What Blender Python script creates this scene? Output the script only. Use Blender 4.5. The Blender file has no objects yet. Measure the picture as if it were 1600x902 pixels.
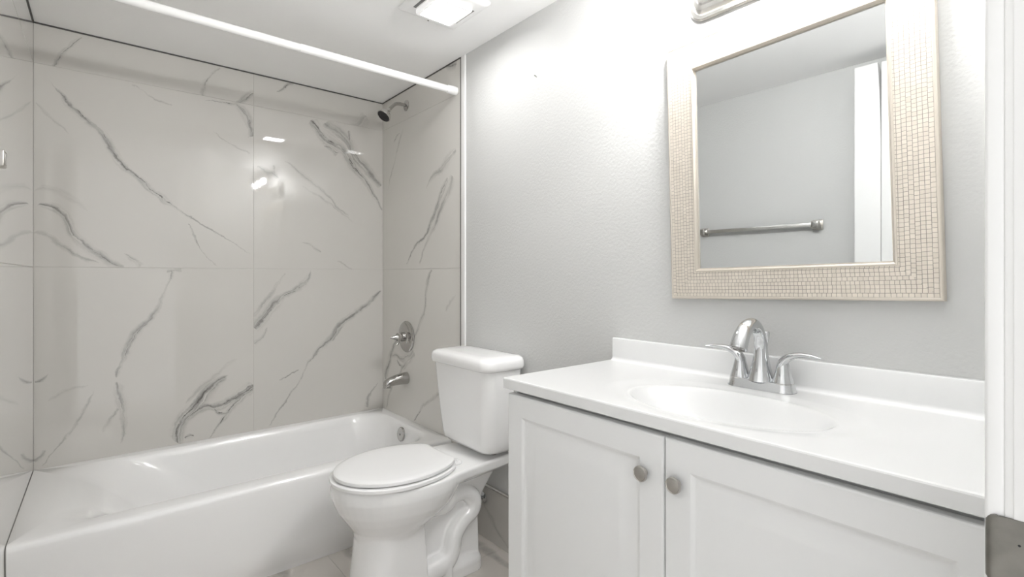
import bpy, bmesh, math, random
from mathutils import Vector, Matrix

# ------------------------------------------------------------------ scene, camera, world, exposure
scene = bpy.context.scene
COL = scene.collection
R = math.radians

cam_data = bpy.data.cameras.new('camera')
cam_data.sensor_width = 36.0
cam_data.lens = 789.0 / 1600.0 * 36.0
cam_data.shift_y = -0.0125
cam_data.clip_start = 0.01
cam = bpy.data.objects.new('camera', cam_data)
cam.location = (0.0, 0.0, 1.156)
cam.rotation_euler = (R(90), 0, R(-39.8))
COL.objects.link(cam)
scene.camera = cam

HALL_LIGHT = 0.72        # light of the hall that comes in through the doorway
BULB_EMIT = 430.0
LENS_EMIT = 32.0
world = bpy.data.worlds.new('world')
scene.world = world
world.use_nodes = True
bg = world.node_tree.nodes['Background']
bg.inputs[0].default_value = (1.0, 1.0, 1.0, 1)
bg.inputs[1].default_value = HALL_LIGHT

vs = scene.view_settings
vs.view_transform = 'Standard'
vs.look = 'None'
vs.gamma = 1.0
vs.exposure = 0.97
vs.use_curve_mapping = False
scene.cycles.max_bounces = 14
scene.cycles.diffuse_bounces = 10
scene.cycles.glossy_bounces = 8
scene.cycles.use_denoising = True
scene.cycles.sample_clamp_indirect = 8.0
scene.cycles.caustics_reflective = False
scene.cycles.caustics_refractive = False

# room dimensions in metres: x to the right along the tub, y away from the door, z up
W = 1.343       # right wall
L = -0.181      # left wall
D = 2.823       # back wall
H = 2.19        # ceiling
F = 0.0615      # inner face of the door wall
TY = 1.987      # where the tile begins on the side walls
SLANT = 0.0158  # the left wall is not quite square to the back wall
SEAM = 1.192
SEAM2 = 2.024

# ------------------------------------------------------------------ helpers
def obj(name, bm, mats, parent=None, smooth=30, loc=None):
    bmesh.ops.recalc_face_normals(bm, faces=bm.faces)
    me = bpy.data.meshes.new(name)
    bm.to_mesh(me)
    bm.free()
    if not isinstance(mats, (list, tuple)):
        mats = [mats]
    for m in mats:
        me.materials.append(m)
    if smooth:
        for p in me.polygons:
            p.use_smooth = True
        me.set_sharp_from_angle(angle=R(smooth))
    o = bpy.data.objects.new(name, me)
    COL.objects.link(o)
    if loc:
        o.location = loc
    if parent:
        o.parent = parent
        o.matrix_parent_inverse = Matrix.Identity(4)
    return o

def thing(name, label, cat, loc=(0, 0, 0), group=None):
    o = bpy.data.objects.new(name, None)
    o.empty_display_size = 0.05
    COL.objects.link(o)
    o.location = loc
    o['label'] = label
    o['category'] = cat
    if group:
        o['group'] = group
    return o

def tag(o, label, cat, group=None):
    o['label'] = label
    o['category'] = cat
    if group:
        o['group'] = group
    return o

def struct(o, label, cat):
    o['kind'] = 'structure'
    o['label'] = label
    o['category'] = cat
    return o

def box(bm, x0, x1, y0, y1, z0, z1, bev=0.0, seg=2, mat=0):
    vs_ = [bm.verts.new(p) for p in ((x0, y0, z0), (x1, y0, z0), (x1, y1, z0), (x0, y1, z0),
                                     (x0, y0, z1), (x1, y0, z1), (x1, y1, z1), (x0, y1, z1))]
    fs = [bm.faces.new([vs_[i] for i in q]) for q in
          ((0, 3, 2, 1), (4, 5, 6, 7), (0, 1, 5, 4), (1, 2, 6, 5), (2, 3, 7, 6), (3, 0, 4, 7))]
    for f in fs:
        f.material_index = mat
    if bev > 0:
        es = list({e for f in fs for e in f.edges})
        r = bmesh.ops.bevel(bm, geom=es, offset=bev, segments=seg, affect='EDGES', profile=0.5)
        for f in r['faces']:
            f.material_index = mat
    return bm

def loft(bm, rings, cap0=True, cap1=True, closed=True, mat=0):
    vr = [[bm.verts.new(p) for p in r] for r in rings]
    n = len(vr[0])
    for a, b in zip(vr, vr[1:]):
        for i in range(n if closed else n - 1):
            j = (i + 1) % n
            f = bm.faces.new((a[i], a[j], b[j], b[i]))
            f.material_index = mat
    if cap0:
        bm.faces.new(list(reversed(vr[0]))).material_index = mat
    if cap1:
        bm.faces.new(vr[-1]).material_index = mat
    return bm

def rrect(x0, x1, y0, y1, r, n=6):
    pts = []
    for cx, cy, a0 in ((x1 - r, y0 + r, -90), (x1 - r, y1 - r, 0), (x0 + r, y1 - r, 90), (x0 + r, y0 + r, 180)):
        for k in range(n + 1):
            a = R(a0 + 90.0 * k / n)
            pts.append((cx + r * math.cos(a), cy + r * math.sin(a)))
    return pts

def lathe(bm, prof, origin, axis, n=32, cap0=True, cap1=True, mat=0):
    """prof: (distance along axis, radius)"""
    ax = Vector(axis).normalized()
    t = Vector((0, 0, 1)) if abs(ax.z) < 0.9 else Vector((1, 0, 0))
    u = ax.cross(t).normalized()
    v = ax.cross(u)
    o = Vector(origin)
    rings = []
    for d, r in prof:
        r = max(r, 1e-5)
        rings.append([o + ax * d + (u * math.cos(2 * math.pi * k / n) + v * math.sin(2 * math.pi * k / n)) * r for k in range(n)])
    return loft(bm, rings, cap0, cap1, True, mat)

def catmull(pts, sub=6):
    P = [Vector(p) for p in pts]
    out = []
    for i in range(len(P) - 1):
        p0 = P[max(i - 1, 0)]; p1 = P[i]; p2 = P[i + 1]; p3 = P[min(i + 2, len(P) - 1)]
        for k in range(sub):
            t = k / sub
            out.append(0.5 * ((2 * p1) + (p2 - p0) * t + (2 * p0 - 5 * p1 + 4 * p2 - p3) * t * t + (3 * p1 - p0 - 3 * p2 + p3) * t ** 3))
    out.append(P[-1])
    return out

def tube(bm, pts, rad, n=20, sub=6, side=(0, 1, 0), flat=1.0, cap=True, mat=0):
    """tube along pts; rad a number or one per point; flat scales it across `side`"""
    if not isinstance(rad, (list, tuple)):
        rad = [rad] * len(pts)
    C4 = catmull([(*p, ) for p in pts], sub) if sub > 1 else [Vector(p) for p in pts]
    RR = [v.x for v in catmull([(r, 0, 0) for r in rad], sub)] if sub > 1 else rad
    rings = []
    s0 = Vector(side).normalized()
    for i, p in enumerate(C4):
        tg = (C4[min(i + 1, len(C4) - 1)] - C4[max(i - 1, 0)]).normalized()
        s = (s0 - tg * s0.dot(tg)).normalized()
        u = tg.cross(s)
        r = RR[i]
        rings.append([p + (s * math.cos(2 * math.pi * k / n) * flat + u * math.sin(2 * math.pi * k / n)) * r for k in range(n)])
    return loft(bm, rings, cap, cap, True, mat)

BM = bmesh.new

# ------------------------------------------------------------------ materials
def mat_new(name):
    m = bpy.data.materials.new(name)
    m.use_nodes = True
    nt = m.node_tree
    return m, nt, nt.nodes['Principled BSDF']

def simple(name, col, rough=0.5, metal=0.0, spec=0.5, coat=0.0, var=0.0, vscale=6.0, bump=0.0, bscale=80.0, aniso=0.0):
    m, nt, b = mat_new(name)
    b.inputs['Base Color'].default_value = (*col, 1)
    b.inputs['Roughness'].default_value = rough
    b.inputs['Metallic'].default_value = metal
    b.inputs['Specular IOR Level'].default_value = spec
    b.inputs['Coat Weight'].default_value = coat
    b.inputs['Coat Roughness'].default_value = 0.05
    tc = nt.nodes.new('ShaderNodeTexCoord')
    if var > 0:
        nz = nt.nodes.new('ShaderNodeTexNoise')
        nz.inputs['Scale'].default_value = vscale
        nz.inputs['Detail'].default_value = 4
        nt.links.new(tc.outputs['Object'], nz.inputs['Vector'])
        mx = nt.nodes.new('ShaderNodeMix'); mx.data_type = 'RGBA'
        mx.inputs['A'].default_value = (*[c * (1 - var) for c in col], 1)
        mx.inputs['B'].default_value = (*[min(1, c * (1 + var)) for c in col], 1)
        nt.links.new(nz.outputs['Fac'], mx.inputs['Factor'])
        nt.links.new(mx.outputs['Result'], b.inputs['Base Color'])
    if bump > 0:
        nb = nt.nodes.new('ShaderNodeTexNoise')
        nb.inputs['Scale'].default_value = bscale
        nb.inputs['Detail'].default_value = 3
        nt.links.new(tc.outputs['Object'], nb.inputs['Vector'])
        bp = nt.nodes.new('ShaderNodeBump')
        bp.inputs['Strength'].default_value = bump
        bp.inputs['Distance'].default_value = 0.002
        nt.links.new(nb.outputs['Fac'], bp.inputs['Height'])
        nt.links.new(bp.outputs['Normal'], b.inputs['Normal'])
    return m

def emitter(name, col, strength):
    m, nt, b = mat_new(name)
    b.inputs['Base Color'].default_value = (0.8, 0.8, 0.8, 1)
    b.inputs['Emission Color'].default_value = (*col, 1)
    b.inputs['Emission Strength'].default_value = strength
    return m

M = {}
M['paint'] = simple('wall_paint', (0.595, 0.598, 0.592), 0.5, spec=0.4, var=0.015, vscale=3, bump=0.45, bscale=105)
M['ceiling'] = simple('ceiling_paint', (0.93, 0.93, 0.93), 0.6, spec=0.3, var=0.01, vscale=2, bump=0.1, bscale=120)
M['white'] = simple('white_trim_paint', (0.79, 0.79, 0.785), 0.35, var=0.01, vscale=8, bump=0.08, bscale=60)
M['porcelain'] = simple('white_porcelain', (0.85, 0.85, 0.85), 0.12, coat=0.4, var=0.006, vscale=4)
M['acrylic'] = simple('white_tub_enamel', (0.84, 0.84, 0.84), 0.16, coat=0.3, var=0.006, vscale=4)
M['plastic'] = simple('white_seat_plastic', (0.82, 0.82, 0.82), 0.22, var=0.005, vscale=5)
M['marble_top'] = simple('cultured_marble', (0.775, 0.78, 0.78), 0.2, coat=0.2, var=0.006, vscale=5)
M['cabinet'] = simple('white_cabinet_foil', (0.80, 0.805, 0.805), 0.38, var=0.008, vscale=4)
M['chrome'] = simple('chrome', (0.62, 0.63, 0.64), 0.06, metal=1.0, var=0.02, vscale=12)
M['darkchrome'] = simple('darkened_chrome', (0.50, 0.49, 0.475), 0.10, metal=1.0, var=0.05, vscale=12)  # dark reflections on the shower fittings are put into this base colour
M['nickel'] = simple('brushed_nickel', (0.50, 0.48, 0.45), 0.30, metal=1.0, var=0.06, vscale=20, bump=0.05, bscale=200)
M['lightnickel'] = simple('satin_nickel', (0.72, 0.71, 0.69), 0.25, metal=1.0, var=0.04, vscale=20)
M['worn'] = simple('worn_strike_metal', (0.25, 0.24, 0.22), 0.34, metal=1.0, var=0.35, vscale=38, bump=0.1, bscale=150)
M['black'] = simple('black_rubber', (0.015, 0.015, 0.017), 0.5, var=0.2, vscale=40)
M['darkgrout'] = simple('dark_edge_profile', (0.075, 0.072, 0.07), 0.5, metal=0.2, var=0.1, vscale=20)
M['grout'] = simple('tile_joint', (0.50, 0.485, 0.46), 0.7, var=0.05, vscale=30)
M['rod'] = simple('white_rod_enamel', (0.88, 0.88, 0.875), 0.25, var=0.01, vscale=10)
M['mirror'] = simple('mirror_silver', (0.72, 0.735, 0.735), 0.012, metal=1.0, var=0.002, vscale=3)
M['shadowgap'] = simple('vent_slot_shade', (0.22, 0.22, 0.22), 0.6, var=0.05, vscale=10)  # dark colour standing in for the shade inside the fan's vent slots
M['bulb'] = emitter('lit_bulb', (1.0, 0.993, 0.982), BULB_EMIT)
M['lensframe'] = emitter('added_glow_lens_rim', (1.0, 0.995, 0.99), 0.22)  # weak emission added to the plastic rim to brighten the grille around it
M['grille'] = simple('white_fan_grille', (0.92, 0.92, 0.92), 0.4, var=0.005, vscale=5)
M['lens'] = emitter('lit_lens', (1.0, 0.995, 0.99), LENS_EMIT)

def glass_mat():
    m, nt, b = mat_new('clear_shade_glass')
    out = nt.nodes['Material Output']
    tr = nt.nodes.new('ShaderNodeBsdfTransparent')
    gl = nt.nodes.new('ShaderNodeBsdfGlossy'); gl.inputs['Roughness'].default_value = 0.05
    fr = nt.nodes.new('ShaderNodeFresnel')
    mx = nt.nodes.new('ShaderNodeMixShader')
    nt.links.new(fr.outputs[0], mx.inputs[0]); nt.links.new(tr.outputs[0], mx.inputs[1]); nt.links.new(gl.outputs[0], mx.inputs[2])
    nt.links.new(mx.outputs[0], out.inputs['Surface'])
    return m
M['glass'] = glass_mat()

def set_curve(node, pts):
    c = node.mapping.curves[0]
    while len(c.points) > 2:
        c.points.remove(c.points[1])
    c.points[0].location = pts[0]
    c.points[-1].location = pts[-1]
    for p in pts[1:-1]:
        c.points.new(*p)
    for p in c.points:
        p.handle_type = 'AUTO'
    node.mapping.use_clip = True
    node.mapping.extend = 'HORIZONTAL'
    node.mapping.update()

def marble(name, veins, plane, base=(0.572, 0.558, 0.530), floor=False, coat=0.0):
    """glossy marble-look porcelain; every vein is a curve drawn by nodes in the plane of the wall"""
    m, nt, b = mat_new(name)
    N = nt.nodes.new
    LK = nt.links.new
    b.inputs['Roughness'].default_value = 0.025
    b.inputs['Specular IOR Level'].default_value = 0.55
    b.inputs['Coat Weight'].default_value = coat
    b.inputs['Coat Roughness'].default_value = 0.02
    tc = N('ShaderNodeTexCoord')
    P = tc.outputs['Object']
    def math_(op, a=None, b_=None, c=None, clamp=False):
        n = N('ShaderNodeMath'); n.operation = op; n.use_clamp = clamp
        for i, v in enumerate((a, b_, c)):
            if v is None: continue
            if isinstance(v, (int, float)): n.inputs[i].default_value = v
            else: LK(v, n.inputs[i])
        return n.outputs[0]
    def noise(scale, detail=4, rough=0.6, vec=P):
        n = N('ShaderNodeTexNoise'); n.inputs['Scale'].default_value = scale
        n.inputs['Detail'].default_value = detail; n.inputs['Roughness'].default_value = rough
        LK(vec, n.inputs['Vector'])
        return n
    nz = noise(9, 7, 0.68)
    sub = N('ShaderNodeVectorMath'); sub.operation = 'SUBTRACT'
    LK(nz.outputs['Color'], sub.inputs[0]); sub.inputs[1].default_value = (0.5, 0.5, 0.5)
    mad = N('ShaderNodeVectorMath'); mad.operation = 'MULTIPLY_ADD'
    LK(sub.outputs[0], mad.inputs[0]); mad.inputs[1].default_value = (0.055, 0.055, 0.055); LK(P, mad.inputs[2])
    Q = mad.outputs[0]
    brk = noise(26, 4, 0.6).outputs['Fac']
    soft = noise(14, 5, 0.65).outputs['Fac']
    brkf = math_('MULTIPLY_ADD', brk, 6.0, -2.3, True)
    softf = math_('MULTIPLY_ADD', soft, 2.6, -0.5, True)
    axes = {'xz': ((1, 0, 0), (0, 0, 1)), 'yz': ((0, 1, 0), (0, 0, 1)), 'xy': ((1, 0, 0), (0, 1, 0))}[plane]
    e1, e2 = Vector(axes[0]), Vector(axes[1])
    total = None
    for pts, hw, hs, cs, cw, prof in veins:
        p0, p1 = Vector(pts[0]), Vector(pts[-1])
        ln = (p1 - p0).length
        d2 = (p1 - p0) / ln
        n2 = Vector((-d2.y, d2.x))
        st = sorted([((Vector(p) - p0).dot(d2) / ln, (Vector(p) - p0).dot(n2), w) for p, w in zip(pts, prof)])
        fs = []
        for q in st:
            s_ = min(0.999, max(0.001, q[0]))
            if fs and s_ - fs[-1][0] < 0.012: continue
            fs.append((s_, q[1], q[2]))
        rng = max(0.02, max(abs(q[1]) for q in fs) * 1.15)
        def dot(vec, scale, off):
            n = N('ShaderNodeVectorMath'); n.operation = 'DOT_PRODUCT'
            LK(Q, n.inputs[0]); n.inputs[1].default_value = tuple((e1 * vec.x + e2 * vec.y) * scale)
            return math_('ADD', n.outputs['Value'], off)
        s = dot(d2, 1 / ln, -p0.dot(d2) / ln)
        t = dot(n2, 1.0, -p0.dot(n2))
        cc = N('ShaderNodeFloatCurve'); set_curve(cc, [(a, (b_ + rng) / (2 * rng)) for a, b_, _ in fs]); LK(s, cc.inputs['Value'])
        pw = [(0.0, 0.0)] + [(0.02 + 0.96 * a, w) for a, _, w in fs] + [(1.0, 0.0)]
        wc = N('ShaderNodeFloatCurve'); set_curve(wc, pw); LK(s, wc.inputs['Value'])
        ctr = math_('MULTIPLY_ADD', cc.outputs[0], 2 * rng, -rng)
        dd = math_('SUBTRACT', t, ctr)
        ad = math_('ABSOLUTE', dd)
        wd = math_('MULTIPLY_ADD', wc.outputs[0], hw, 1e-5)
        q = math_('DIVIDE', ad, wd)
        # streaks that run along the vein
        cb = N('ShaderNodeCombineXYZ')
        LK(math_('MULTIPLY', s, ln * 7.0), cb.inputs[0]); LK(math_('MULTIPLY', dd, 95.0), cb.inputs[1]); cb.inputs[2].default_value = 3.7 * len(fs) + 17 * pts[0][0]
        sn = N('ShaderNodeTexNoise'); sn.inputs['Scale'].default_value = 1.0; sn.inputs['Detail'].default_value = 3; sn.inputs['Roughness'].default_value = 0.6
        LK(cb.outputs[0], sn.inputs['Vector'])
        stk = sn.outputs['Fac']
        pres = math_('MULTIPLY', wc.outputs[0], 2.5, None, True)
        h = math_('SUBTRACT', 1.0, math_('MULTIPLY', q, 0.68), None, True)
        h = math_('POWER', h, 1.5)
        h = math_('MULTIPLY', h, math_('MULTIPLY_ADD', stk, 3.6, -1.1, True))
        h = math_('MULTIPLY', math_('MULTIPLY', h, math_('MULTIPLY_ADD', softf, 0.75, 0.25)), math_('MULTIPLY', pres, hs * 1.5))
        if cs > 0:
            env = math_('MULTIPLY', math_('SUBTRACT', 1.0, math_('MULTIPLY', q, 0.9), None, True), math_('MULTIPLY', wc.outputs[0], 1.4, None, True))
            k = math_('MULTIPLY_ADD', math_('ABSOLUTE', math_('SUBTRACT', stk, 0.55)), -16.0, 1.0, True)
            k = math_('MULTIPLY', math_('MULTIPLY', k, brkf), math_('MULTIPLY', env, cs))
            dc = math_('ABSOLUTE', math_('SUBTRACT', dd, math_('MULTIPLY', wd, 0.22)))
            k2 = math_('SUBTRACT', 1.3, math_('DIVIDE', dc, max(cw * 0.8, 0.0020)), None, True)
            k2 = math_('MULTIPLY', math_('MULTIPLY', k2, brkf), math_('MULTIPLY', math_('MULTIPLY', wc.outputs[0], 1.5, None, True), cs))
            h = math_('MAXIMUM', h, k2)
            h = math_('MAXIMUM', h, math_('MULTIPLY', k, 0.9))
        total = h if total is None else math_('MAXIMUM', total, h)
    low = noise(2.2, 3, 0.5).outputs['Fac']
    mx = N('ShaderNodeMix'); mx.data_type = 'RGBA'
    mx.inputs['A'].default_value = (*[c * 0.965 for c in base], 1)
    mx.inputs['B'].default_value = (*[c * 1.035 for c in base], 1)
    LK(low, mx.inputs['Factor'])
    col = mx.outputs['Result']
    if floor:
        wv = N('ShaderNodeTexWave'); wv.inputs['Scale'].default_value = 0.9; wv.inputs['Distortion'].default_value = 9
        wv.inputs['Detail'].default_value = 4; wv.inputs['Detail Scale'].default_value = 1.2; LK(P, wv.inputs['Vector'])
        total = math_('MULTIPLY', math_('MULTIPLY_ADD', wv.outputs['Fac'], 9, -8.0, True), math_('MULTIPLY', softf, 0.4))
    if total is not None:
        m2 = N('ShaderNodeMix'); m2.data_type = 'RGBA'
        LK(total, m2.inputs['Factor']); LK(col, m2.inputs['A'])
        m2.inputs['B'].default_value = (0.055, 0.053, 0.05, 1)
        col = m2.outputs['Result']
    LK(col, b.inputs['Base Color'])
    return m

def mosaic_mat():
    """champagne mosaic frame: rows of small squares along each rail, u along it, v across it"""
    m, nt, b = mat_new('champagne_mosaic')
    N = nt.nodes.new; LK = nt.links.new
    uv = N('ShaderNodeUVMap'); uv.uv_map = 'UVMap'
    nz = N('ShaderNodeTexNoise'); nz.inputs['Scale'].default_value = 55; nz.inputs['Detail'].default_value = 1
    LK(uv.outputs[0], nz.inputs['Vector'])
    sub = N('ShaderNodeVectorMath'); sub.operation = 'SUBTRACT'; LK(nz.outputs['Color'], sub.inputs[0]); sub.inputs[1].default_value = (.5, .5, .5)
    mad = N('ShaderNodeVectorMath'); mad.operation = 'MULTIPLY_ADD'; LK(sub.outputs[0], mad.inputs[0]); mad.inputs[1].default_value = (.0022, .0008, 0); LK(uv.outputs[0], mad.inputs[2])
    br = N('ShaderNodeTexBrick')
    br.offset = 0.10; br.offset_frequency = 3; br.squash = 1.12; br.squash_frequency = 4
    br.inputs['Scale'].default_value = 1.0
    br.inputs['Brick Width'].default_value = 0.0092
    br.inputs['Row Height'].default_value = 0.0092
    br.inputs['Mortar Size'].default_value = 0.00055
    br.inputs['Mortar Smooth'].default_value = 0.4
    br.inputs['Bias'].default_value = 0.0
    br.inputs['Color1'].default_value = (0.63, 0.575, 0.505, 1)
    br.inputs['Color2'].default_value = (0.70, 0.64, 0.565, 1)
    br.inputs['Mortar'].default_value = (0.25, 0.23, 0.20, 1)
    LK(mad.outputs[0], br.inputs['Vector'])
    LK(br.outputs['Color'], b.inputs['Base Color'])
    b.inputs['Metallic'].default_value = 0.25
    b.inputs['Roughness'].default_value = 0.36
    bp = N('ShaderNodeBump'); bp.inputs['Strength'].default_value = 0.7; bp.inputs['Distance'].default_value = 0.0012
    bp.invert = True
    LK(br.outputs['Fac'], bp.inputs['Height'])
    LK(bp.outputs['Normal'], b.inputs['Normal'])
    return m
M['mosaic'] = mosaic_mat()
M['champagne'] = simple('champagne_edge', (0.62, 0.57, 0.50), 0.3, metal=0.4, var=0.04, vscale=30)

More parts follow.
